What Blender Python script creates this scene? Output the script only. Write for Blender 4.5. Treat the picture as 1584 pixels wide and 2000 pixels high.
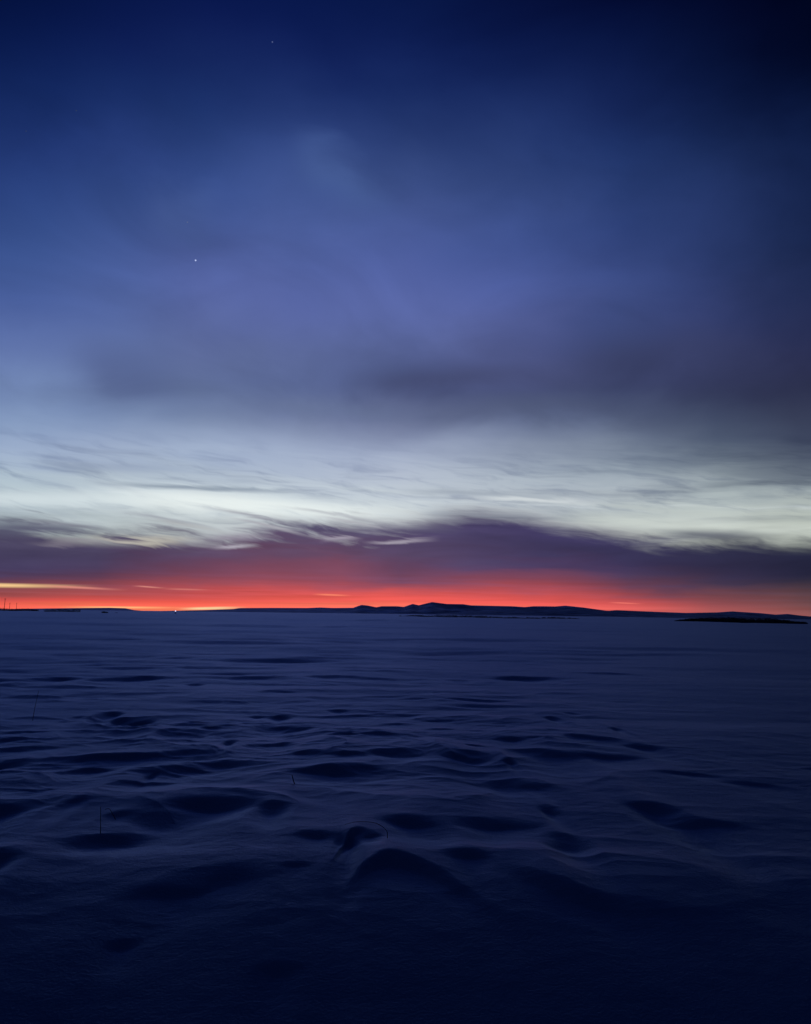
import bpy, bmesh, math, random
import numpy as np
from mathutils import Vector, Matrix

# ------------------------------------------------------------------ camera
scene = bpy.context.scene
for o in list(bpy.data.objects):
    bpy.data.objects.remove(o, do_unlink=True)
R = math.radians
F = 1570.0                      # focal length in photograph pixels
PITCH, ROLL, H0 = R(7.22), R(0.69), 1.6
cam_data = bpy.data.cameras.new("camera")
cam = bpy.data.objects.new("camera", cam_data)
scene.collection.objects.link(cam)
cam_data.sensor_fit = 'VERTICAL'
cam_data.sensor_height = 24.0
cam_data.lens = 24.0 * F / 2000.0
cam_data.clip_start = 0.05
cam_data.clip_end = 200000.0
fwd = Vector((0, math.cos(PITCH), math.sin(PITCH)))
right0 = Vector((1, 0, 0))
up0 = right0.cross(fwd)
c_, s_ = math.cos(ROLL), math.sin(ROLL)
# the horizon falls to the right in the picture
right = right0 * c_ + up0 * s_
up = up0 * c_ - right0 * s_
M = Matrix((right, up, -fwd)).transposed().to_4x4()
M.translation = Vector((0, 0, H0))
cam.matrix_world = M
scene.camera = cam
scene.render.resolution_x, scene.render.resolution_y = 811, 1024


def ray(px, py):
    return (fwd * F + right * (px - 792.0) + up * (1000.0 - py)).normalized()


def azel(px, py):
    d = ray(px, py)
    return math.degrees(math.atan2(d.x, d.y)), math.degrees(math.asin(d.z))


def topix(az, el):
    d = Vector((math.sin(R(az)) * math.cos(R(el)), math.cos(R(az)) * math.cos(R(el)), math.sin(R(el))))
    k = F / d.dot(fwd)
    return 792 + d.dot(right) * k, 1000 - d.dot(up) * k


def ground(px, py, z=0.0):
    d = ray(px, py)
    t = (z - H0) / d.z
    return d.x * t, d.y * t


def lin(c):
    return tuple((v / 255 / 12.92) if v <= 10.3 else ((v / 255 + 0.055) / 1.055) ** 2.4 for v in c)


# ------------------------------------------------------------------ sky
# twilight colours of the sky by direction (columns of azimuth, rows of height)
GX = [0, 200, 400, 600, 800, 1000, 1200, 1400, 1584]
UP = {
    0:    [(2,14,56), (6,20,68), (8,22,76), (8,23,76), (6,20,68), (6,16,60), (3,10,48), (1,6,36), (0,2,24)],
    100:  [(8,24,76), (14,30,86), (18,34,90), (18,34,90), (16,32,86), (13,28,78), (10,24,70), (6,16,52), (1,7,34)],
    200:  [(17,38,92), (22,44,100), (28,50,106), (30,50,108), (28,48,104), (26,44,98), (22,38,88), (13,27,68), (6,14,46)],
    300:  [(30,52,112), (38,58,118), (42,64,122), (54,74,130), (50,70,126), (40,60,116), (32,52,104), (23,40,84), (11,24,60)],
    400:  [(42,66,126), (50,74,134), (58,80,140), (68,88,146), (64,84,142), (54,74,130), (42,62,116), (32,48,94), (18,32,70)],
    500:  [(56,82,142), (66,88,148), (78,94,154), (80,96,156), (76,92,154), (64,82,142), (50,68,124), (40,56,104), (27,40,78)],
    600:  [(72,94,156), (80,100,160), (88,102,162), (90,104,166), (86,100,162), (76,90,150), (62,76,128), (50,60,106), (36,44,80)],
    700:  [(96,116,170), (94,112,162), (98,112,160), (94,108,158), (88,100,150), (84,92,142), (66,74,114), (54,60,98), (42,46,80)],
    760:  [(116,138,184), (102,120,164), (98,114,156), (88,102,148), (72,82,124), (70,78,116), (58,66,102), (52,58,90), (44,48,76)],
    820:  [(136,158,194), (122,142,180), (112,128,164), (108,120,156), (106,116,152), (90,102,136), (80,92,124), (62,72,100), (54,60,84)],
    880: [(160,178,206), (160,176,204), (166,182,208), (162,176,204), (158,170,196), (138,150,174), (108,120,144), (78,90,112), (58,66,90)],
    930: [(176,194,206), (170,184,198), (168,182,198), (180,192,208), (184,194,210), (176,188,200), (152,166,178), (116,128,140), (82,92,110)],
    960:  [(186,202,210), (196,210,218), (204,216,224), (200,212,220), (186,196,208), (178,188,198), (178,188,198), (166,178,182), (134,146,154)],
    990:  [(176,190,198), (190,202,208), (214,224,226), (220,230,232), (206,216,220), (178,186,194), (178,188,190), (190,200,198), (172,182,180)],
    1030: [(120,130,142), (170,182,184), (180,188,192), (204,212,214), (212,218,218), (198,202,206), (192,198,196), (194,202,196), (184,192,182)],
    1070: [(92,94,110), (176,178,170), (150,150,160), (170,168,180), (180,180,186), (176,174,180), (172,174,170), (160,166,158), (140,146,140)],
}
LOW = {
    1000: [(80,84,106), (86,86,112), (92,90,116), (90,86,116), (84,78,108), (72,66,98), (66,60,96), (60,58,88), (70,72,92)],
    1040: [(76,70,98), (84,78,104), (94,86,112), (82,74,106), (80,70,104), (66,58,98), (60,54,94), (50,50,80), (40,44,66)],
    1080: [(66,60,92), (70,62,94), (84,66,96), (108,72,98), (86,70,102), (64,58,94), (58,54,90), (44,44,72), (32,34,58)],
    1100: [(64,56,90), (72,60,92), (102,66,92), (134,74,94), (96,70,102), (78,60,96), (60,52,88), (44,42,70), (30,32,56)],
    1120: [(80,57,85), (88,60,88), (128,70,90), (138,74,92), (106,70,100), (134,72,94), (80,60,90), (52,46,74), (32,34,58)],
    1135: [(118,66,80), (120,66,85), (164,78,88), (166,78,92), (122,72,96), (154,76,92), (100,64,90), (66,52,74), (46,44,62)],
    1150: [(150,76,78), (160,78,84), (196,80,84), (216,86,86), (196,84,90), (200,82,86), (120,66,84), (100,64,78), (76,60,70)],
    1162: [(156,74,76), (184,78,78), (194,80,82), (224,88,82), (234,90,86), (222,86,84), (176,76,82), (120,70,78), (88,64,72)],
    1174: [(222,84,76), (236,86,78), (238,88,78), (240,94,82), (246,98,86), (240,92,86), (208,82,84), (142,74,80), (100,70,74)],
    1184: [(250,102,86), (255,116,88), (255,104,86), (255,118,96), (255,120,98), (255,108,94), (236,100,96), (160,82,84), (116,76,78)],
    1200: [(255,112,92), (255,136,96), (255,140,100), (255,126,100), (255,124,100), (255,112,96), (236,102,96), (180,92,92), (140,84,84)],
}


def sample(tab, px, py):
    ys = sorted(tab)
    px = min(max(px, 0), 1584)
    py = min(max(py, ys[0]), ys[-1])
    i = 0
    while i < len(ys) - 2 and py > ys[i + 1]:
        i += 1
    fy = (py - ys[i]) / (ys[i + 1] - ys[i])
    j = 0
    while j < len(GX) - 2 and px > GX[j + 1]:
        j += 1
    fx = (px - GX[j]) / (GX[j + 1] - GX[j])
    out = []
    for k in range(3):
        a = lambda r, c: lin(tab[ys[r]][c])[k]
        out.append((a(i, j) * (1 - fx) + a(i, j + 1) * fx) * (1 - fy) + (a(i + 1, j) * (1 - fx) + a(i + 1, j + 1) * fx) * fy)
    return out


world = bpy.data.worlds.new("World")
scene.world = world
world.use_nodes = True
nt = world.node_tree
nt.nodes.clear()
L = nt.links.new


def N(t, **kw):
    n = nt.nodes.new(t)
    for k, v in kw.items():
        setattr(n, k, v)
    return n


def put(sock, v):
    if isinstance(v, (int, float)):
        sock.default_value = v
    elif isinstance(v, (tuple, list)):
        sock.default_value = v
    else:
        L(v, sock)


def mth(op, a, b=None, c=None, clamp=False):
    n = N('ShaderNodeMath', operation=op, use_clamp=clamp)
    put(n.inputs[0], a)
    if b is not None: put(n.inputs[1], b)
    if c is not None: put(n.inputs[2], c)
    return n.outputs[0]


def rng(v, a, b, c=0.0, d=1.0, mode='SMOOTHSTEP'):
    n = N('ShaderNodeMapRange', interpolation_type=mode)
    put(n.inputs[0], v)
    for i, q in enumerate((a, b, c, d)):
        put(n.inputs[i + 1], q)
    return n.outputs[0]


def mixc(f, a, b, mode='MIX'):
    n = N('ShaderNodeMix', data_type='RGBA', blend_type=mode, clamp_factor=True)
    put(n.inputs[0], f); put(n.inputs[6], a); put(n.inputs[7], b)
    return n.outputs[2]


def comb(x, y, z=0.0):
    n = N('ShaderNodeCombineXYZ')
    put(n.inputs[0], x); put(n.inputs[1], y); put(n.inputs[2], z)
    return n.outputs[0]


def noise(vec, scale=1.0, detail=3.0, rough=0.5, dist=0.0):
    n = N('ShaderNodeTexNoise')
    put(n.inputs['Vector'], vec); n.inputs['Scale'].default_value = scale
    n.inputs['Detail'].default_value = detail; n.inputs['Roughness'].default_value = rough
    n.inputs['Distortion'].default_value = dist
    return mth('SUBTRACT', n.outputs[0], 0.5)


def curve(v, pts, lo, hi, vlo, vhi):
    """a smooth function through pts: input lo..hi, output vlo..vhi"""
    t = rng(v, lo, hi, 0, 1, 'LINEAR')
    n = N('ShaderNodeFloatCurve')
    cv = n.mapping.curves[0]
    P = [((p[0] - lo) / (hi - lo), (p[1] - vlo) / (vhi - vlo)) for p in pts]
    cv.points[0].location = P[0]; cv.points[1].location = P[-1]
    for p in P[1:-1]:
        cv.points.new(*p)
    n.mapping.update()
    L(t, n.inputs[1])
    return rng(n.outputs[0], 0, 1, vlo, vhi, 'LINEAR')


tc = N('ShaderNodeTexCoord')
sep = N('ShaderNodeSeparateXYZ')
L(tc.outputs['Generated'], sep.inputs[0])
az = mth('MULTIPLY', mth('ARCTAN2', sep.outputs[0], sep.outputs[1]), 180 / math.pi)
el = mth('MULTIPLY', mth('ARCSINE', sep.outputs[2]), 180 / math.pi)

# --- flow that drags the colours into wisps
big = noise(comb(mth('MULTIPLY', az, 0.06), mth('MULTIPLY', el, 0.13), 3.1), 1.0, 4.0, 0.5, 0.3)
low_w = rng(el, 4.0, 16.0, 0.0, 1.0)
wel1 = mth('MULTIPLY', big, mth('MULTIPLY', low_w, 4.0))
sheared = mth('ADD', el, mth('MULTIPLY', az, 0.07))
st = noise(comb(mth('MULTIPLY', az, 0.10), mth('MULTIPLY', sheared, 0.9), 9.0), 1.0, 5.0, 0.55, 0.6)
mid_w = mth('MULTIPLY', rng(el, 1.8, 5.5), rng(el, 14.0, 8.5))
wel2 = mth('MULTIPLY', st, mth('MULTIPLY', mid_w, 2.6))
fine = noise(comb(mth('MULTIPLY', az, 0.12), mth('MULTIPLY', el, 4.2), 5.0), 1.0, 4.0, 0.6, 0.2)
bot_w = rng(el, 3.2, 1.6)
wel3 = mth('MULTIPLY', fine, mth('MULTIPLY', bot_w, 0.95))
lobes = noise(comb(mth('MULTIPLY', az, 0.13), mth('MULTIPLY', mth('ADD', el, mth('MULTIPLY', az, -0.03)), 0.75), 21.0), 1.0, 3.0, 0.5, 0.4)
wel4 = mth('MULTIPLY', lobes, mth('MULTIPLY', mth('MULTIPLY', rng(el, 0.5, 2.0), rng(el, 6.0, 4.0)), 1.6))
wel4 = mth('ADD', wel4, mth('MULTIPLY', mth('MULTIPLY', rng(el, 0.4, 1.2), rng(el, 5.0, 3.5)), 0.16))
elw = mth('ADD', mth('ADD', mth('ADD', el, wel4), wel1), mth('ADD', wel2, wel3))
azw = mth('ADD', az, mth('MULTIPLY', big, 5.0))

AZ = [-32, -26, -21, -15.5, -10, -5, 0, 5, 10, 15.5, 21, 26, 32]


def lookup(tab, els, e0, e1):
    acc = None
    for k, a in enumerate(AZ):
        ramp = N('ShaderNodeValToRGB')
        put(ramp.inputs[0], rng(elw, e0, e1, 0, 1, 'LINEAR'))
        cr = ramp.color_ramp
        cr.interpolation = 'B_SPLINE' if tab is UP else 'LINEAR'
        while len(cr.elements) < len(els):
            cr.elements.new(0.5)
        for i, e in enumerate(els):
            px, py = topix(a, e)
            col = sample(tab, px, py)
            cr.elements[i].position = (e - e0) / (e1 - e0)
            cr.elements[i].color = (col[0], col[1], col[2], 1)
        if acc is None:
            acc = ramp.outputs[0]
        else:
            acc = mixc(rng(azw, AZ[k - 1], a, 0, 1, 'LINEAR'), acc, ramp.outputs[0])
    return acc


up_el = [4, 5, 5.8, 6.6, 7.4, 8.2, 9, 10, 11, 12, 13, 14, 15, 16, 17.5, 19, 21, 23, 25, 27, 29, 31, 33, 35, 37, 39, 41]
lo_el = [-0.5, 0, .3, .6, .95, 1.3, 1.7, 2.1, 2.5, 3.0, 3.6, 4.2, 5.0, 6.0, 7.0, 8.0]
upper = lookup(UP, up_el, 4, 41)
lower = lookup(LOW, lo_el, -0.5, 8.0)

# --- the dark cloud bank: its upper edge over azimuth
def pts(seq):
    return [azel(x, y) for x, y in seq]

edge_px = [(-60, 1026), (60, 1034), (170, 1052), (300, 1064), (400, 1060), (470, 1046), (600, 1026), (700, 1024), (800, 1018), (900, 1004), (980, 1008), (1080, 1026), (1180, 1040), (1300, 1054), (1400, 1062), (1500, 1064), (1640, 1082)]
edge = curve(az, pts(edge_px), -30, 30, 2, 9)
# hooked wisps left of the middle, calmer to the right
wisp_a = curve(az, [(-30, .75), (-22, 1.0), (-10, 1.0), (-3, 0.8), (2, .3), (10, .22), (18, .45), (30, .5)], -30, 30, 0, 1)
hook = noise(comb(mth('MULTIPLY', az, 0.22), mth('MULTIPLY', el, 0.55), 1.7), 1.0, 2.0, 0.5, 0.0)
swx = mth('ADD', mth('MULTIPLY', az, 0.20), mth('MULTIPLY', hook, 0.8))
swy = mth('ADD', mth('MULTIPLY', mth('ADD', el, mth('MULTIPLY', az, 0.16)), 1.5), mth('MULTIPLY', hook, 1.5))
sw = noise(comb(swx, swy, 4.0), 1.0, 5.0, 0.56, 0.25)
d = mth('SUBTRACT', el, edge)
d = mth('ADD', d, mth('MULTIPLY', mth('MULTIPLY', sw, wisp_a), 7.0))
d = mth('ADD', d, mth('MULTIPLY', fine, 0.3))
mask = rng(mth('DIVIDE', d, mth('ADD', 0.75, mth('MULTIPLY', wisp_a, 0.75))), -0.9, 1.0)
mask = mth('MULTIPLY', mask, rng(el, 3.9, 4.9))
# cloud texture inside the bright band
sky = mixc(mask, lower, upper)
strk = rng(sw, -0.05, 0.22)
dark_str = mth('MULTIPLY', mth('MULTIPLY', strk, mth('MULTIPLY', rng(el, 5.5, 7.5), rng(el, 13.0, 9.0))), 0.62)
fil = noise(comb(mth('ADD', mth('MULTIPLY', az, 0.075), mth('MULTIPLY', hook, .5)), mth('ADD', mth('MULTIPLY', mth('ADD', el, mth('MULTIPLY', az, 0.045)), 1.15), mth('MULTIPLY', hook, .9)), 12.0), 1.0, 5.0, 0.55, 0.3)
fil_m = mth('MULTIPLY', mth('MULTIPLY', rng(fil, 0.0, 0.24), mth('MULTIPLY', rng(el, 5.0, 6.5), rng(el, 12.5, 9.0))), 0.62)
sky = mixc(fil_m, sky, mixc(1.0, sky, (0.50, 0.52, 0.60, 1), 'MULTIPLY'))
fil_b = mth('MULTIPLY', mth('MULTIPLY', rng(fil, -0.04, -0.26), mth('MULTIPLY', mth('MULTIPLY', mask, rng(el, 5.0, 6.5)), rng(el, 9.4, 7.4))), 0.34)
sky = mixc(fil_b, sky, (0.86, 0.93, 0.95, 1))
sky = mixc(dark_str, sky, mixc(1.0, sky, (0.52, 0.55, 0.66, 1), 'MULTIPLY'))


# --- thin lit streaks low over the horizon
def streak(x0, y0, x1, y1, thick, col, strength, wob=0.12, src=None, bow=0.0):
    global sky
    a0, e0 = azel(x0, y0); a1, e1 = azel(x1, y1)
    f = rng(az, a0, a1, 0, 1, 'LINEAR')
    ec = mth('ADD', rng(az, a0, a1, e0, e1, 'LINEAR'), mth('MULTIPLY', src or fine, wob))
    if bow:
        ec = mth('ADD', ec, mth('MULTIPLY', mth('MULTIPLY', f, mth('SUBTRACT', 1.0, f)), 4 * bow))
    dist = mth('ABSOLUTE', mth('SUBTRACT', el, ec))
    env = mth('MULTIPLY', rng(az, a0 - .6, a0 + (a1 - a0) * .35), rng(az, a1 + .6, a0 + (a1 - a0) * .5))
    m = mth('MULTIPLY', rng(dist, thick, 0.0), mth('MULTIPLY', env, strength))
    c = lin(col)
    sky = mixc(m, sky, (c[0], c[1], c[2], 1))


streak(-200, 968, 420, 976, 0.8, (214, 226, 230), .7, .8, sw)
streak(120, 962, 900, 1022, 1.05, (236, 244, 242), .85, 1.2, sw, .35)
streak(160, 940, 640, 962, 0.30, (128, 142, 160), .75, .5, sw)
streak(60, 905, 420, 915, 0.5, (146, 160, 184), .45, .5, sw)
streak(760, 955, 1120, 968, 0.35, (150, 160, 174), .6, .7, sw)
streak(900, 975, 1200, 985, 0.3, (222, 228, 230), .6, 1.0, sw, .2)
streak(1060, 1010, 1640, 1036, 0.8, (206, 214, 208), .75, .9, sw)
streak(1270, 1040, 1540, 1050, 0.55, (86, 90, 104), .8, .35, sw)
streak(-60, 1036, 220, 1032, 0.6, (84, 84, 108), .8, 1.6, sw)
streak(170, 1052, 400, 1056, 0.42, (196, 192, 180), .8, 1.8, sw)
streak(60, 1060, 230, 1062, 0.35, (132, 126, 138), .6, 1.2, sw)
streak(40, 1012, 250, 1040, 0.22, (116, 118, 132), .7, .5, sw)
streak(230, 996, 450, 1046, 0.26, (130, 130, 146), .5, .8, sw, .15)
streak(290, 1012, 470, 1050, 0.20, (178, 182, 184), .7, .4, sw, .1)
streak(390, 990, 640, 1044, 0.28, (118, 114, 134), .55, .9, sw, .2)
streak(450, 1012, 620, 1052, 0.16, (164, 162, 172), .7, .4, sw, .1)
streak(540, 990, 800, 1034, 0.20, (146, 146, 160), .45, .8, sw, .2)
streak(620, 1008, 780, 1040, 0.16, (176, 176, 184), .6, .4, sw, .1)
streak(424, 1070, 500, 1066, 0.20, (176, 172, 184), .8, .5, sw)
streak(400, 1052, 540, 1048, 0.28, (150, 142, 158), .5, 1.5, sw)
streak(636, 1054, 700, 1050, 0.26, (164, 156, 172), .7, 1.0, sw)
streak(716, 1060, 850, 1053, 0.22, (170, 162, 176), .8, .8, sw)
streak(560, 1040, 900, 1034, 0.45, (88, 82, 110), .5, 1.6, sw)
streak(-260, 1139, 190, 1146, 0.20, (250, 208, 146), 1.0)
streak(80, 1144, 240, 1152, 0.12, (226, 140, 128), .7, .05)
streak(272, 1145, 312, 1148, 0.08, (226, 146, 132), .7, .03)
streak(326, 1150, 404, 1152, 0.10, (216, 124, 116), .7, .03)
streak(120, 1186, 360, 1187, 0.11, (255, 190, 128), .9, .05)
streak(355, 1189, 475, 1187, 0.14, (255, 226, 170), 1.0, .02)
streak(622, 1161, 676, 1163, 0.10, (255, 140, 108), .8, .03)
streak(1200, 1177, 1245, 1179, 0.07, (255, 130, 116), .7, .02)

# soft veils of high cloud overhead
veil = noise(comb(mth('MULTIPLY', az, 0.085), mth('MULTIPLY', mth('ADD', el, mth('MULTIPLY', az, 0.1)), 0.15), 33.0), 1.0, 5.0, 0.5, 0.5)
streak(650, 742, 1160, 730, 1.5, (66, 72, 108), .55, 4.0, veil, .4)
streak(800, 800, 1500, 790, 1.6, (70, 78, 106), .45, 5.0, veil)
streak(1050, 690, 1700, 720, 2.6, (50, 56, 90), .5, 6.0, veil)
streak(130, 690, 380, 740, 2.2, (84, 98, 146), .5, 6.0, veil)
streak(420, 790, 900, 800, 1.2, (104, 118, 152), .45, 4.0, veil)
streak(560, 330, 790, 375, 2.6, (74, 98, 154), .5, 8.0, veil)
streak(280, 390, 440, 430, 2.0, (72, 94, 150), .4, 8.0, veil)
vw = mth('MULTIPLY', rng(el, 10.0, 15.0), rng(el, 39.0, 28.0))
vsc = mth('ADD', 1.0, mth('MULTIPLY', mth('MULTIPLY', veil, vw), 0.75))
lowvar = mth('ADD', mth('MULTIPLY', mth('MULTIPLY', lobes, mth('MULTIPLY', rng(el, 1.2, 2.6), rng(el, 7.0, 5.5))), 0.8), mth('MULTIPLY', mth('MULTIPLY', fine, bot_w), 0.9))
vsc = mth('MULTIPLY', vsc, mth('ADD', 1.0, lowvar))
vm = N('ShaderNodeVectorMath', operation='SCALE')
L(sky, vm.inputs[0]); L(vsc, vm.inputs['Scale'])
sky = vm.outputs[0]

# --- darker and away from the afterglow
fade_r = rng(az, 26.5, 38, 1.0, 0.04)
fade_l = rng(az, -29, -52, 1.0, 0.08)
fade_t = rng(el, 37, 52, 1.0, 0.08)
fd = mth('MULTIPLY', mth('MULTIPLY', fade_r, fade_l), fade_t)
dim = N('ShaderNodeVectorMath', operation='SCALE')
L(sky, dim.inputs[0]); L(fd, dim.inputs['Scale'])
# the deep blue of the night side, behind and overhead
night = N('ShaderNodeVectorMath', operation='SCALE')
night.inputs[0].default_value = (0.0006, 0.0050, 0.0215)
L(mth('SUBTRACT', 1.0, fd), night.inputs['Scale'])
# clear twilight air behind it all
nish = N('ShaderNodeTexSky', sky_type='NISHITA')
nish.sun_disc = False
nish.sun_elevation = R(-6.0)
nish.sun_rotation = R(-14.0)
nsc = N('ShaderNodeVectorMath', operation='SCALE')
L(nish.outputs[0], nsc.inputs[0]); nsc.inputs['Scale'].default_value = 0.05
add = N('ShaderNodeVectorMath', operation='ADD')
L(dim.outputs[0], add.inputs[0]); L(nsc.outputs[0], add.inputs[1])
add2 = N('ShaderNodeVectorMath', operation='ADD')
L(add.outputs[0], add2.inputs[0]); L(night.outputs[0], add2.inputs[1])
bg = N('ShaderNodeBackground')
L(add2.outputs[0], bg.inputs[0]); bg.inputs[1].default_value = 1.0
wo = N('ShaderNodeOutputWorld')
L(bg.outputs[0], wo.inputs[0])
try:
    world.cycles.sampling_method = 'MANUAL'
    world.cycles.sample_map_resolution = 1024
except Exception:
    pass

# the last afterglow: very weak, broad and low
sun_d = bpy.data.lights.new("sun", 'SUN')
sun = bpy.data.objects.new("sun", sun_d)
scene.collection.objects.link(sun)
sun_d.energy = 0.008
sun_d.angle = R(20)
sun_d.color = (0.55, 0.65, 1.0)
sdir = Vector((math.sin(R(-8)) * math.cos(R(12)), math.cos(R(-8)) * math.cos(R(12)), math.sin(R(12))))
sun.rotation_euler = sdir.to_track_quat('Z', 'Y').to_euler()

vs = scene.view_settings
vs.view_transform = 'Standard'
vs.look = 'None'
vs.exposure = 0.0
vs.gamma = 1.0
vs.use_curve_mapping = False


# ------------------------------------------------------------------ helpers
def tag(o, label=None, cat=None, group=None, kind=None):
    if label: o['label'] = label
    if cat: o['category'] = cat
    if group: o['group'] = group
    if kind: o['kind'] = kind
    return o


def link(name, me, m, parent=None):
    o = bpy.data.objects.new(name, me)
    scene.collection.objects.link(o)
    if m: me.materials.append(m)
    if parent: o.parent = parent
    return o


def empty(name, loc):
    o = bpy.data.objects.new(name, None)
    o.empty_display_size = 0.2
    scene.collection.objects.link(o)
    o.location = loc
    return o


def grid_mesh(name, X, Y, Z, wrap=False):
    r, c = X.shape
    V = np.stack([X, Y, Z], -1).reshape(-1, 3).astype(np.float32)
    i = np.arange(r - 1)[:, None]
    j = np.arange(c if wrap else c - 1)[None, :]
    j2 = (j + 1) % c
    a = i * c + j; b = i * c + j2; d2 = (i + 1) * c + j2; e = (i + 1) * c + j
    Fc = np.stack([a, b, d2, e], -1).reshape(-1, 4).astype(np.int32)
    me = bpy.data.meshes.new(name)
    me.vertices.add(len(V)); me.vertices.foreach_set('co', V.ravel())
    me.loops.add(Fc.size); me.loops.foreach_set('vertex_index', Fc.ravel())
    me.polygons.add(len(Fc))
    me.polygons.foreach_set('loop_start', np.arange(0, Fc.size, 4, dtype=np.int32))
    me.polygons.foreach_set('loop_total', np.full(len(Fc), 4, dtype=np.int32))
    me.polygons.foreach_set('use_smooth', np.ones(len(Fc), dtype=bool))
    me.update(calc_edges=True)
    return me


def perlin(x, y, seed=0):
    x0 = np.floor(x).astype(np.int64); y0 = np.floor(y).astype(np.int64)
    fx = x - x0; fy = y - y0
    u = fx * fx * fx * (fx * (fx * 6 - 15) + 10); v = fy * fy * fy * (fy * (fy * 6 - 15) + 10)

    def g(ix, iy, dx, dy):
        h = (ix * 374761393 + iy * 668265263 + seed * 974634777) & 0xffffffff
        h = ((h ^ (h >> 13)) * 1274126177) & 0xffffffff
        h = (h ^ (h >> 16)) & 0xffff
        t = h * (2 * math.pi / 65536)
        return np.cos(t) * dx + np.sin(t) * dy
    a = g(x0, y0, fx, fy); b = g(x0 + 1, y0, fx - 1, fy)
    c = g(x0, y0 + 1, fx, fy - 1); e = g(x0 + 1, y0 + 1, fx - 1, fy - 1)
    return 1.5 * ((a * (1 - u) + b * u) * (1 - v) + (c * (1 - u) + e * u) * v)


def sstep(t):
    t = np.clip(t, 0, 1)
    return t * t * (3 - 2 * t)


# ------------------------------------------------------------------ snow relief
# dark hollows whose far wall faces the camera: (x0, x1, top, bottom) where the photograph shows them
HOLLOWS = [
    (-20,50,1328,1336),(75,165,1324,1340),(160,320,1325,1337),(365,402,1334,1341),(400,490,1317,1323),(440,560,1324,1330),
    (590,700,1322,1329),(690,800,1325,1332),(784,850,1325,1330),(860,915,1325,1332),(960,1070,1322,1334),(1130,1230,1317,1324),
    (200,240,1391,1407),(215,258,1403,1421),(255,308,1402,1424),(262,303,1437,1450),(325,355,1425,1431),(485,520,1395,1402),
    (520,566,1395,1411),(510,614,1418,1437),(440,466,1450,1464),(480,580,1455,1468),(177,303,1474,1492),(308,475,1469,1485),
    (323,540,1489,1518),(96,222,1499,1516),(293,313,1505,1518),(232,353,1522,1535),(571,768,1499,1532),(732,832,1471,1493),
    (641,727,1477,1487),(580,641,1474,1487),(-20,50,1484,1502),(-30,131,1456,1472),(-20,66,1440,1451),(-40,131,1563,1600),
    (131,180,1559,1579),(217,268,1582,1596),(300,508,1555,1616),(510,578,1572,1604),(144,300,1617,1660),(578,664,1627,1649),
    (655,700,1632,1672),(764,874,1597,1632),(283,495,1694,1748),(225,285,1788,1811),(495,580,1826,1863),(545,606,1682,1699),
    (961,1026,1446,1461),(1024,1069,1447,1456),(1097,1218,1445,1455),(1216,1281,1458,1472),(978,1001,1488,1505),(858,958,1476,1513),
    (1001,1117,1471,1493),(1107,1238,1476,1490),(905,1087,1526,1558),(1221,1311,1568,1615),(1290,1415,1597,1622),(1049,1087,1574,1598),
    (1050,1129,1627,1675),(885,1036,1598,1624),(862,947,1662,1692),(1188,1208,1425,1435),(1060,1088,1402,1413),(1094,1128,1395,1402),
    (880,1005,1379,1387),(784,842,1367,1372),(875,1012,1368,1377),(640,690,1385,1392),(760,830,1398,1404),(830,900,1408,1416),
    (600,700,1355,1361),(700,790,1362,1368),(880,960,1431,1437),(400,440,1420,1426),(370,420,1446,1453),(520,600,1352,1357),
    (730,800,1415,1421),(820,880,1428,1434),(30,120,1425,1430),(140,170,1397,1403),(60,110,1540,1548),(1290,1400,1510,1520),
    (1400,1500,1525,1536),(700,748,1634,1646),(1560,1640,1500,1520),(-70,60,1656,1728),(860,930,1448,1453),(900,960,1462,1468),
]
# (x, y) of the crest line in the photograph, height, for the two long ridges in the foreground
RIDGES = [
    ([(684, 1694), (712, 1674), (765, 1662), (820, 1672), (880, 1696), (950, 1726), (1030, 1758)], 0.045, 0.22),
    ([(985, 1672), (1080, 1702), (1180, 1722), (1300, 1738), (1420, 1744)], 0.038, 0.28),
    ([(655, 1662), (668, 1640), (690, 1626), (715, 1620), (752, 1626)], 0.028, 0.14),
]


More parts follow.
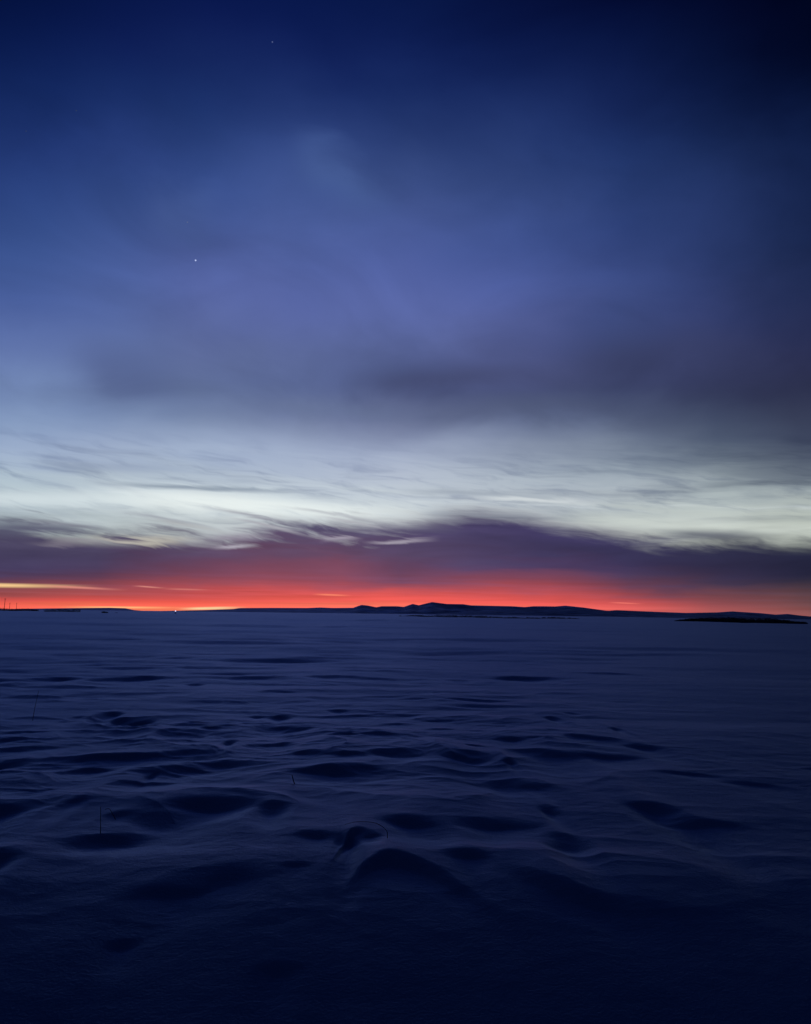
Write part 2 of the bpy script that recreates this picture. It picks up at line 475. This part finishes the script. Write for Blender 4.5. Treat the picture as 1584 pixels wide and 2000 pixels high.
def relief(X, Y):
    rr = np.hypot(X, Y)
    azd = np.degrees(np.arctan2(X, Y))
    Z = np.zeros_like(X)
    # broad swells
    Z += 0.05 * perlin(X / 6.0 + 3.3, Y / 5.0, 1) * sstep(rr / 6)
    Z += 0.30 * perlin(X / 90.0 + .7, Y / 45.0 + .2, 2) * sstep((rr - 40) / 200)
    # wind-cut drifts, lying across the view, steep towards the camera
    calm = 1 - 0.72 * sstep((azd - 6) / 16) * sstep((rr - 4) / 4)
    wx, wy = X + 0.25 * Y, Y - 0.06 * X
    lean = perlin(wx / 2.6, wy / 1.1, 5)
    near = sstep((rr - 2.5) / 5)
    mid = sstep((rr - 10.5) / 5)
    n1 = perlin(wx / 2.3 + 7, (wy + 0.35 * lean) / 0.95, 6)
    n1 = n1 - 0.5 * np.abs(n1)
    Z += 0.026 * n1 * calm * sstep((rr - 4.2) / 3) * (1 - 0.75 * mid)
    wlen, amp, lean2 = 1.5, 0.031, lean * 0.3
    for o_ in range(5):
        q = perlin(wx / wlen + 11 * o_ + lean2, (wy / wlen) * 1.6 + lean2 + 5 * o_, 16 + o_)
        rg = (1 - np.abs(q)) ** 3
        vis = 1 - sstep((rr - 16 * wlen / 0.38) / (14 * wlen / 0.38)) if wlen < 1 else 1
        lump = sstep(0.5 + 1.4 * perlin(X / 2.7 + 3 * o_, Y / 1.8, 40 + o_))
        Z += amp * rg * (0.2 + 1.1 * lump) * calm * (0.55 * sstep((rr - 3.8) / 3) + 0.6 * sstep((rr - 7.5) / 2.5)) * (1 - 0.55 * mid) * vis
        lean2 = lean2 + 0.5 * q
        wlen *= 0.55; amp *= 0.50
    # near ground dropped towards the camera, a made-up tilt that darkens the foreground
    Z -= 0.42 * sstep((6.0 - rr) / 4.6)
    # low sastrugi farther out: thin, broken, lying across the view
    far = sstep((rr - 11) / 6)
    wr = 0.9 * perlin(X / 9, Y / 5, 10)
    patch = sstep(0.35 + 1.5 * perlin(X / 16 + 5, Y / 9, 12))
    patch2 = sstep(0.35 + 1.6 * perlin(X / 60 + 5, Y / 30, 22))
    m0 = perlin(X / 2.2 + 4, (Y + wr * .4) / 0.8, 14)
    Z += 0.030 * (m0 - 0.6 * np.abs(m0)) * far * calm * (0.2 + patch) * (1 - sstep((rr - 30) / 20))
    m1 = perlin(X / 5.5 + 2, (Y + wr) / 2.0, 11)
    Z += 0.075 * (m1 - 0.6 * np.abs(m1)) * far * calm * (0.1 + patch) * (1 - sstep((rr - 90) / 80))
    m2 = perlin(X / 13 + 2, (Y + wr) / 4.5, 13)
    Z += 0.16 * (m2 - 0.5 * np.abs(m2)) * sstep((rr - 22) / 20) * calm * (0.15 + patch2) * (1 - sstep((rr - 700) / 700))
    for k, (sx, sy, am, ra, rb) in enumerate([(3.2, 1.1, .016, 10, 30), (7.0, 2.4, .034, 16, 60), (17.0, 5.0, .075, 30, 160), (45.0, 13.0, .16, 70, 700)]):
        tq = perlin((X + 0.2 * Y) / sx + 7 * k, (Y + wr * sy * .5) / sy, 60 + k)
        pm = sstep(0.30 + 1.7 * perlin(X / (sx * 3.5) + k, Y / (sy * 4), 70 + k))
        Z += 1.3 * am * np.tanh(5 * tq) * pm * calm * sstep((rr - ra) / (ra * .5)) * (1 - sstep((rr - rb) / rb))
    m3 = perlin(X / 50 + 2, Y / 15, 15)
    Z += 0.25 * (m3 - 0.4 * np.abs(m3)) * sstep((rr - 80) / 100) * calm * (1 - sstep((rr - 3000) / 3000))
    # placed hollows
    flat = (rr < 40) & (np.abs(azd) < 45)
    idx = np.nonzero(flat)
    x, y = X[idx], Y[idx]
    z = np.zeros_like(x)
    wob = perlin(x / 0.45, y / 0.35, 20)
    wob2 = perlin(x / 1.4 + 3, y / 1.0, 21)
    for (x0, x1, yt, yb) in HOLLOWS:
        cx = (x0 + x1) / 2
        gx, gy = ground(cx, yt)
        ax, ay = ground(x0, yt); bx, by = ground(x1, yt)
        hw = 0.5 * math.hypot(bx - ax, by - ay)
        dy = -ray(cx, yb).z / math.hypot(ray(cx, yb).x, ray(cx, yb).y)
        D = math.hypot(gx, gy)
        Hh = max(0.02, (dy * D - H0) / (1 + dy / 0.42)) * 0.70
        Lw = Hh / 0.26
        ux, uy = gx / D, gy / D                      # away from the camera
        tx, ty = (bx - ax) / (2 * hw), (by - ay) / (2 * hw)
        sel = (np.abs(x - gx) < hw * 2.2 + 4 * Lw) & (np.abs(y - gy) < hw * 1.2 + 14 * Lw + .5)
        xs, ys = x[sel] - gx, y[sel] - gy
        ph = math.sin(cx * 1.7 + yt * 0.9)           # each one skewed its own way
        u = (xs * tx + ys * ty) / hw
        v = (xs * ux + ys * uy) + hw * 0.10 * ph * u + 0.10 * hw * u * u + 0.20 * hw * wob2[sel] + 0.40 * Lw * wob[sel]
        uu = u + 0.35 * wob2[sel] + 0.15 * wob[sel] + 0.12 * ph
        W = sstep((1.5 - np.abs(uu)) / 1.45) * (0.85 + 0.35 * wob2[sel])
        s = -v / Lw                                   # 0 at the rim, 1 at the foot, growing to the camera
        tail = 2.6 + 1.4 * min(1, 0.3 / max(Lw, .05))
        T = sstep((s + 0.12) / 1.25) * np.exp(-(np.clip(s - 1, 0, None) / tail) ** 1.3)
        lip = 0.30 * np.exp(-np.clip(-s, 0, None) / 2.8) * (s <= 0) + 0.30 * (1 - sstep(s)) * (s > 0)
        z[sel] += Hh * W * (lip - T * 0.80)
    for line, hgt, wdt in RIDGES:
        P = np.array([ground(a, b, hgt * 0.7) for a, b in line])
        o_ = np.argsort(P[:, 0])
        cf = np.polyfit(P[o_, 0], P[o_, 1], 3)
        xa, xb = P[:, 0].min(), P[:, 0].max()
        t = (x - xa) / (xb - xa)
        tt = np.clip(t, -0.15, 1.15)
        yc = np.polyval(cf, xa + tt * (xb - xa)) + 0.05 * wob2 + 0.015 * wob
        env = sstep((t + 0.06) / 0.28) * sstep((1.1 - t) / 0.95)
        v = y - yc
        z += hgt * env * np.where(v < 0, sstep(1 + v / wdt), np.exp(-np.clip(v, 0, None) / (wdt * 2.4)))
        z -= 0.35 * hgt * env * np.exp(-((v + wdt * 1.35) / (wdt * 0.8)) ** 2)
    Z[idx] += z
    return Z


# angles: dense in front, coarse behind
a_front = np.linspace(-31, 31, 1250)
a_mid = np.concatenate([np.linspace(31.3, 60, 90), np.linspace(61, 299, 120), np.linspace(300, 328.7, 90)])
ang = np.radians(np.concatenate([a_front, a_mid]))
r_near = np.linspace(0.02, 2.8, 26)[:-1]
inv = np.linspace(1 / 2.8, 1 / 60.0, 960)
r_far = np.geomspace(61, 60000, 260)
rad = np.concatenate([r_near, 1 / inv, r_far])
A, RR = np.meshgrid(ang, rad)
GXm, GYm = RR * np.sin(A), RR * np.cos(A)
GZ = relief(GXm, GYm)


def new_mat(name):
    m = bpy.data.materials.new(name)
    m.use_nodes = True
    return m, m.node_tree, m.node_tree.nodes['Principled BSDF']


def snow_mat(name, base, sheen_col, rough, sheen, grain=True, scrub=None):
    """packed snow: a matt body under an icy crust that catches light at a grazing angle"""
    m = bpy.data.materials.new(name)
    m.use_nodes = True
    t = m.node_tree
    t.nodes.clear()
    out = t.nodes.new('ShaderNodeOutputMaterial')
    dif = t.nodes.new('ShaderNodeBsdfDiffuse'); dif.inputs['Roughness'].default_value = 0.6
    glo = t.nodes.new('ShaderNodeBsdfGlossy'); glo.inputs['Roughness'].default_value = rough
    dif.inputs['Color'].default_value = (*base, 1)
    glo.inputs['Color'].default_value = (*sheen_col, 1)
    fr = t.nodes.new('ShaderNodeFresnel'); fr.inputs['IOR'].default_value = 1.31
    mu = t.nodes.new('ShaderNodeMath'); mu.operation = 'MULTIPLY'; mu.inputs[1].default_value = sheen
    mx = t.nodes.new('ShaderNodeMixShader')
    t.links.new(fr.outputs[0], mu.inputs[0]); t.links.new(mu.outputs[0], mx.inputs[0])
    t.links.new(dif.outputs[0], mx.inputs[1]); t.links.new(glo.outputs[0], mx.inputs[2])
    t.links.new(mx.outputs[0], out.inputs[0])
    geo = t.nodes.new('ShaderNodeNewGeometry')
    if grain:
        n1 = t.nodes.new('ShaderNodeTexNoise'); n1.inputs['Scale'].default_value = 60; n1.inputs['Detail'].default_value = 6
        n2 = t.nodes.new('ShaderNodeTexNoise'); n2.inputs['Scale'].default_value = 5; n2.inputs['Detail'].default_value = 4
        t.links.new(geo.outputs['Position'], n1.inputs['Vector'])
        mp = t.nodes.new('ShaderNodeMapping'); mp.inputs['Scale'].default_value = (1, 1.1, 1)
        t.links.new(geo.outputs['Position'], mp.inputs['Vector']); t.links.new(mp.outputs[0], n2.inputs['Vector'])
        b1 = t.nodes.new('ShaderNodeBump'); b1.inputs['Distance'].default_value = 0.006; b1.inputs['Strength'].default_value = 0.6
        b2 = t.nodes.new('ShaderNodeBump'); b2.inputs['Distance'].default_value = 0.015; b2.inputs['Strength'].default_value = 0.5
        t.links.new(n1.outputs[0], b1.inputs['Height']); t.links.new(n2.outputs[0], b2.inputs['Height'])
        n3 = t.nodes.new('ShaderNodeTexNoise'); n3.inputs['Scale'].default_value = 1.0; n3.inputs['Detail'].default_value = 5; n3.inputs['Roughness'].default_value = 0.6
        mp3 = t.nodes.new('ShaderNodeMapping'); mp3.inputs['Scale'].default_value = (0.7, 1.1, 1)
        t.links.new(geo.outputs['Position'], mp3.inputs['Vector']); t.links.new(mp3.outputs[0], n3.inputs['Vector'])
        b3 = t.nodes.new('ShaderNodeBump'); b3.inputs['Distance'].default_value = 0.05; b3.inputs['Strength'].default_value = 0.5
        t.links.new(n3.outputs[0], b3.inputs['Height']); t.links.new(b3.outputs[0], b1.inputs['Normal'])
        t.links.new(b1.outputs[0], b2.inputs['Normal'])
        for q in (dif, glo, fr):
            t.links.new(b2.outputs[0], q.inputs['Normal'])
    if scrub:
        n = t.nodes.new('ShaderNodeTexNoise'); n.inputs['Scale'].default_value = scrub[1]; n.inputs['Detail'].default_value = 6
        t.links.new(geo.outputs['Position'], n.inputs['Vector'])
        cr = t.nodes.new('ShaderNodeValToRGB')
        cr.color_ramp.elements[0].position = 0.42; cr.color_ramp.elements[0].color = (*scrub[0], 1)
        cr.color_ramp.elements[1].position = 0.66; cr.color_ramp.elements[1].color = (*base, 1)
        t.links.new(n.outputs[0], cr.inputs[0]); t.links.new(cr.outputs[0], dif.inputs['Color'])
    return m


snow = snow_mat("snow", (0.19, 0.28, 0.50), (0.335, 0.43, 0.765), 0.40, 0.70)  # base darker and bluer than real snow: a dim foreground put into the colour
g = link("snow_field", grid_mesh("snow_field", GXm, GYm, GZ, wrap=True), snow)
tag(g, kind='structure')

# ------------------------------------------------------------------ hills on the horizon
hill_snow = snow_mat("hill_snow_and_scrub", (0.40, 0.50, 0.85), (0.33, 0.43, 0.82), 0.5, 0.46, grain=False, scrub=((0.05, 0.055, 0.06), 0.004))  # hill base and sheen raised to lighten them in place of haze
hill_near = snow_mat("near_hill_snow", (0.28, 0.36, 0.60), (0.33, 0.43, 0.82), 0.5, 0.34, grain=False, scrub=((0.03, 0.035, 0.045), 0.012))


def hills(name, skyline, dist, depth, mat, gully=0.12, seed=0, ncol=1500):
    P = [azel(x, y) for x, y in skyline]
    pa = np.array([p[0] for p in P]); pe = np.array([p[1] for p in P])
    a = np.linspace(pa[0], pa[-1], ncol)
    h = H0 + dist * np.tan(np.radians(np.interp(a, pa, pe)))
    q = np.linspace(-1, 1, 41)
    Ar, Q = np.meshgrid(np.radians(a), q)
    Hh = np.tile(h, (41, 1))
    Rr = dist + Q * depth
    base = (1 - np.abs(Q)) ** 0.85
    x = Rr * np.sin(Ar); y = Rr * np.cos(Ar)
    s = depth * 0.35
    gl = np.abs(perlin(x / s + seed, y / s * 0.5, 30 + seed)) + 0.5 * np.abs(perlin(x / s * 2.1, y / s + seed, 31 + seed))
    Z = Hh * base - gully * np.abs(Hh) * 3 * gl * (np.abs(Q) > 0.02) * (1 - base ** 6)
    Z = np.where(np.abs(Q) >= 0.999, -1.5, Z)
    o = link(name, grid_mesh(name, x, y, Z), mat)
    return tag(o, kind='structure')


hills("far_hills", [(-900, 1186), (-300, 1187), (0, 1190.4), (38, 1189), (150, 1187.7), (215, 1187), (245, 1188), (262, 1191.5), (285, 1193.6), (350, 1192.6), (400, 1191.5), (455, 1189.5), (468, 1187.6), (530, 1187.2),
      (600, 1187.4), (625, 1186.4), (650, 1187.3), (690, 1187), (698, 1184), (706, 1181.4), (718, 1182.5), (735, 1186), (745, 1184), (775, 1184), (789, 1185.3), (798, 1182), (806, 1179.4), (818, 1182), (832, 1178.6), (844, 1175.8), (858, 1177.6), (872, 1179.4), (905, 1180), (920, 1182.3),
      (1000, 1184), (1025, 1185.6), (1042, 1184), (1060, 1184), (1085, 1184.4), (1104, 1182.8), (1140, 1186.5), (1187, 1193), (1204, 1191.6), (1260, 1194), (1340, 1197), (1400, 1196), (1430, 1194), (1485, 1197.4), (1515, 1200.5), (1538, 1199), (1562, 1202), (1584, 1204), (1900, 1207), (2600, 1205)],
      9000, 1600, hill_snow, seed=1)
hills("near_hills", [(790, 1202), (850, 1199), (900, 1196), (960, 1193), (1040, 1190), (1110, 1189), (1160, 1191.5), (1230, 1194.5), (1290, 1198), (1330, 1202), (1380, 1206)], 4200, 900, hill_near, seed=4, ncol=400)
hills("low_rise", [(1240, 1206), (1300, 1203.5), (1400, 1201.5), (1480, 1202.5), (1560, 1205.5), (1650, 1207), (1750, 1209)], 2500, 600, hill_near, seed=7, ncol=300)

# ------------------------------------------------------------------ brush and tree belts
bark, bt, bp = new_mat("dark_bare_brush")
bp.inputs['Roughness'].default_value = 0.95
bp.inputs['Specular IOR Level'].default_value = 0.1
nn = bt.nodes.new('ShaderNodeTexNoise'); nn.inputs['Scale'].default_value = 3.0
cc = bt.nodes.new('ShaderNodeValToRGB')
cc.color_ramp.elements[0].color = (0.03, 0.03, 0.032, 1); cc.color_ramp.elements[1].color = (0.10, 0.10, 0.11, 1)
bt.links.new(nn.outputs[0], cc.inputs[0]); bt.links.new(cc.outputs[0], bp.inputs['Base Color'])


def leafy(bm, cx, cy, z0, w, h, n, rnd, leaf):
    """a clump of twiggy foliage: many small faces in an uneven crown"""
    for _ in range(n):
        while True:
            a, b, c = rnd.uniform(-1, 1), rnd.uniform(-1, 1), rnd.uniform(0, 1)
            if a * a + b * b + (c * 1.1 - .3) ** 2 < 1: break
        p = Vector((cx + a * w / 2, cy + b * w / 2, z0 + c * h))
        d1 = Vector((rnd.gauss(0, 1), rnd.gauss(0, 1), rnd.gauss(0, 1))).normalized() * leaf
        d2 = d1.cross(Vector((rnd.gauss(0, 1), rnd.gauss(0, 1), rnd.gauss(0, 1)))).normalized() * leaf * 0.6
        bm.faces.new([bm.verts.new(p - d1), bm.verts.new(p + d2), bm.verts.new(p + d1), bm.verts.new(p - d2)])


def stem(bm, pts_, r0, r1, seg=6):
    prev = None
    n = len(pts_)
    for i, p in enumerate(pts_):
        p = Vector(p)
        q = Vector(pts_[min(i + 1, n - 1)]) - Vector(pts_[max(i - 1, 0)])
        q.normalize()
        s1 = q.orthogonal().normalized(); s2 = q.cross(s1)
        r = r0 + (r1 - r0) * i / (n - 1)
        ringv = [bm.verts.new(p + (s1 * math.cos(2 * math.pi * k / seg) + s2 * math.sin(2 * math.pi * k / seg)) * r) for k in range(seg)]
        if prev:
            for k in range(seg):
                bm.faces.new([prev[k], prev[(k + 1) % seg], ringv[(k + 1) % seg], ringv[k]])
        prev = ringv
    bm.faces.new(prev)


def to_mesh(bm, name):
    me = bpy.data.meshes.new(name)
    bm.normal_update(); bm.to_mesh(me); bm.free()
    return me


def belt(name, x0, x1, yb0, yb1, heights, label, seed, depth=6, dens=1.0):
    rnd = random.Random(seed)
    bm = bmesh.new()
    g0, g1 = Vector((*ground(x0, yb0), 0)), Vector((*ground(x1, yb1), 0))
    length = (g1 - g0).length
    n = int(length / 1.2 * dens)
    for i in range(n):
        t = (i + rnd.random()) / n
        hh = np.interp(t, [h[0] for h in heights], [h[1] for h in heights]) * rnd.uniform(0.65, 1.05)
        p = g0.lerp(g1, t)
        r = p.normalized()
        p = p + r * rnd.uniform(0, depth)
        zz = float(relief(np.array([[p.x]]), np.array([[p.y]]))[0, 0])
        w = rnd.uniform(1.6, 3.4)
        leafy(bm, p.x, p.y, zz - 0.1, w, hh, 110, rnd, 0.16)
        stem(bm, [(p.x, p.y, zz - .2), (p.x + .05, p.y, zz + hh * .6)], .06, .02, 5)
    o = link(name, to_mesh(bm, name), bark)
    return tag(o, label, 'tree belt', None, 'stuff')


belt("brush_belt", 1322, 1572, 1213, 1219, [(0, .7), (.15, 1.4), (.5, 2.0), (.8, 1.8), (1, .6)], "black belt of low brush on the snow at far right below the hills", 3, depth=8, dens=2.2)
belt("brush_line", 1010, 1130, 1208.6, 1210, [(0, .7), (.5, 1.1), (1, .5)], "thin dark line of brush at the foot of the middle hills", 5, depth=4, dens=1.0)
belt("brush_line", 780, 1010, 1203.5, 1208, [(0, .6), (.5, 1.5), (1, 1.0)], "faint dark brush line beneath the highest hill", 6, depth=4, dens=.6)
belt("brush_belt", -10, 74, 1193.2, 1193.6, [(0, 3.2), (.5, 2.2), (.8, 2.6), (1, 1.5)], "dark brush belt beneath the utility poles at far left", 7, depth=6, dens=.8)
belt("brush_belt", 88, 156, 1194.4, 1195.4, [(0, 1.5), (.3, 2.6), (.7, 2.4), (.9, 3.0), (1, 2.4)], "dark brush belt on the left horizon right of the poles", 8, depth=6, dens=1.0)


def bush(px, py, w, h, label, seed):
    rnd = random.Random(seed)
    x, y = ground(px, py)
    zz = float(relief(np.array([[x]]), np.array([[y]]))[0, 0])
    root = empty("bush", (x, y, zz))
    bm = bmesh.new()
    for _ in range(5):
        leafy(bm, rnd.uniform(-w / 3, w / 3), rnd.uniform(-w / 3, w / 3), 0, w * .55, h * rnd.uniform(.7, 1), 90, rnd, .2)
    link("crown", to_mesh(bm, "crown"), bark, root)
    bm = bmesh.new()
    for _ in range(4):
        stem(bm, [(0, 0, -.2), (rnd.uniform(-w / 3, w / 3), rnd.uniform(-.3, .3), h * .7)], .08, .02, 5)
    link("stem", to_mesh(bm, "stem"), bark, root)
    tag(root, label, 'bush')


bush(203, 1197.0, 4.2, 1.1, "darker wide bush on the snow under the left horizon", 11)
bush(228, 1196.8, 2.6, .8, "small faint bush just right of the wider dark bush", 12)

# ------------------------------------------------------------------ utility poles at far left
wood, wt, wp = new_mat("weathered_pole_wood")
wp.inputs['Roughness'].default_value = .9
wn = wt.nodes.new('ShaderNodeTexNoise'); wn.inputs['Scale'].default_value = 8
wc = wt.nodes.new('ShaderNodeValToRGB')
wc.color_ramp.elements[0].color = (.05, .035, .025, 1); wc.color_ramp.elements[1].color = (.12, .085, .06, 1)
wt.links.new(wn.outputs[0], wc.inputs[0]); wt.links.new(wc.outputs[0], wp.inputs['Base Color'])


def pole_base(px, dist):
    a, _ = azel(px, 1190)
    return dist * math.sin(R(a)), dist * math.cos(R(a))


def utility_pole(px, dist, hgt, lean, label):
    x, y = pole_base(px, dist)
    root = empty("utility_pole", (x, y, -0.2))
    bm = bmesh.new()
    stem(bm, [(0, 0, 0), (lean * hgt * .5, 0, hgt * .5), (lean * hgt, 0, hgt)], .30, .20, 8)
    link("pole", to_mesh(bm, "pole"), wood, root)
    bm = bmesh.new()
    stem(bm, [(lean * hgt - 1.1, 0, hgt * .93), (lean * hgt + 1.1, 0, hgt * .93)], .09, .09, 6)
    link("crossarm", to_mesh(bm, "crossarm"), wood, root)
    for s in (-.95, .95):
        bm = bmesh.new()
        stem(bm, [(lean * hgt + s, 0, hgt * .93 + .08), (lean * hgt + s, 0, hgt * .93 + .35)], .07, .04, 6)
        link("insulator", to_mesh(bm, "insulator"), wood, root)
    tag(root, label, 'utility pole', 'utility poles against the red sky at far left')


utility_pole(8, 900, 12.5, .03, "tallest leaning utility pole, at the left edge of the red horizon")
utility_pole(18.5, 1250, 10.5, 0, "faint middle utility pole right of the tallest leaning one")
utility_pole(32, 1300, 11.0, -.01, "rightmost upright utility pole at the far left horizon")

# ------------------------------------------------------------------ yard lamp glowing on the horizon
steel, _, sp = new_mat("dark_painted_steel")
sp.inputs['Base Color'].default_value = (.04, .04, .045, 1); sp.inputs['Roughness'].default_value = .6
glow, gt, gp = new_mat("lit_lamp_glass")
gp.inputs['Base Color'].default_value = (.8, .8, .85, 1)
gp.inputs['Emission Color'].default_value = (.78, .76, 1.0, 1)
gp.inputs['Emission Strength'].default_value = 1.3


def sphere(name, r, m, parent=None, loc=(0, 0, 0), sub=3, scale=(1, 1, 1)):
    bm = bmesh.new()
    bmesh.ops.create_icosphere(bm, subdivisions=sub, radius=r)
    for v in bm.verts:
        v.co = Vector((v.co.x * scale[0], v.co.y * scale[1], v.co.z * scale[2]))
    for f in bm.faces: f.smooth = True
    o = link(name, to_mesh(bm, name), m, parent)
    o.location = loc
    return o


lx, ly = pole_base(343, 520)
root = empty("yard_lamp", (lx, ly, 0.0))
bm = bmesh.new(); stem(bm, [(0, 0, -.2), (0, 0, 1.25)], .12, .09, 10)
link("pole", to_mesh(bm, "pole"), steel, root)
bm = bmesh.new(); stem(bm, [(0, 0, -.2), (0, 0, .15), (0, 0, .55)], .55, .40, 12)
link("base", to_mesh(bm, "base"), steel, root)
sphere("lamp_globe", .36, glow, root, (0, 0, 1.62))
bm = bmesh.new(); stem(bm, [(0, 0, 1.98), (0, 0, 2.06)], .30, .10, 12)
link("lamp_cap", to_mesh(bm, "lamp_cap"), steel, root)
tag(root, "small lit white lamp on the red horizon left of the middle", 'lamp')

# ------------------------------------------------------------------ stars
def star(px, py, size_px, col, strength, label):
    D = 60000.0
    p = Vector((0, 0, H0)) + ray(px, py) * D
    m, t_, p_ = new_mat("star_light")
    p_.inputs['Base Color'].default_value = (0, 0, 0, 1)
    p_.inputs['Specular IOR Level'].default_value = 0
    p_.inputs['Emission Color'].default_value = (*col, 1)
    p_.inputs['Emission Strength'].default_value = strength
    o = sphere("star", D * size_px / F / 2, m, None, p, sub=2)
    tag(o, label, 'star', 'stars in the blue sky')


star(382, 508.5, 3.0, (.55, .64, 1.0), .9, "brightest star, white point in the blue sky at left")
star(532, 82, 2.6, (.20, .27, .62), .36, "dim star near the top of the sky, highest of all")
star(366, 434, 2.2, (.30, .38, .74), .34, "faint star just above the brightest one")
star(149, 216, 2.0, (.12, .20, .50), .22, "very faint star in the upper left sky")
star(51, 256, 2.0, (.12, .20, .50), .22, "very faint star nearest the left edge of the sky")

# ------------------------------------------------------------------ dry stalks standing in the snow
straw, st_, sp_ = new_mat("dry_straw")
sp_.inputs['Roughness'].default_value = .9
sp_.inputs['Specular IOR Level'].default_value = .1
sn = st_.nodes.new('ShaderNodeTexNoise'); sn.inputs['Scale'].default_value = 30
sc = st_.nodes.new('ShaderNodeValToRGB')
sc.color_ramp.elements[0].color = (.03, .024, .016, 1); sc.color_ramp.elements[1].color = (.09, .07, .045, 1)
st_.links.new(sn.outputs[0], sc.inputs[0]); st_.links.new(sc.outputs[0], sp_.inputs['Base Color'])


def gz(x, y):
    return float(relief(np.array([[x]]), np.array([[y]]))[0, 0])


def stalk(base_px, offs, r, label, leaves=()):
    """base_px: foot of the stalk in the photograph; offs: points (dx, dy, dz) in metres above it"""
    x, y = ground(*base_px)
    root = empty("grass_stalk", (x, y, gz(x, y) - 0.02))
    bm = bmesh.new()
    P = [Vector(o) for o in offs]
    S = []
    for i in range(len(P) - 1):
        p0, p1, p2, p3 = P[max(i - 1, 0)], P[i], P[i + 1], P[min(i + 2, len(P) - 1)]
        for k in range(6):
            t = k / 6
            S.append(0.5 * ((2 * p1) + (p2 - p0) * t + (2 * p0 - 5 * p1 + 4 * p2 - p3) * t * t + (3 * p1 - p0 - 3 * p2 + p3) * t ** 3))
    S.append(P[-1])
    stem(bm, S, r, r * .5, 6)
    link("stem", to_mesh(bm, "stem"), straw, root)
    for lf in leaves:
        bm = bmesh.new()
        stem(bm, lf, r * .7, r * .2, 5)
        link("blade", to_mesh(bm, "blade"), straw, root)
    tag(root, label, 'dry stalk', 'dry stalks in the snow')


stalk((197, 1622), [(0, 0, 0), (-.005, 0, .09), (-.012, 0, .21)], .0036, "short upright dry stalk above the dark hollow at lower left")
stalk((229, 1592), [(0, 0, 0), (-.03, 0, .05), (-.065, 0, .10), (-.10, 0, .095)], .0028, "thin bent stalk arching beside the upright stalk at lower left")
stalk((64, 1402), [(0, 0, 0), (.02, 0, .20), (.06, 0, .45)], .0042, "tall faint stalk leaning right at the left edge of the field")
stalk((577, 1536), [(0, 0, 0), (-.02, 0, .05), (-.035, 0, .10)], .006, "stubby stalk at the end of the hollow in the middle")
stalk((756, 1645), [(0, 0, 0), (-.005, 0, .07), (-.08, .0, .12), (-.20, 0, .13), (-.30, 0, .11)], .0026, "bent twig arching over the mound in the foreground")
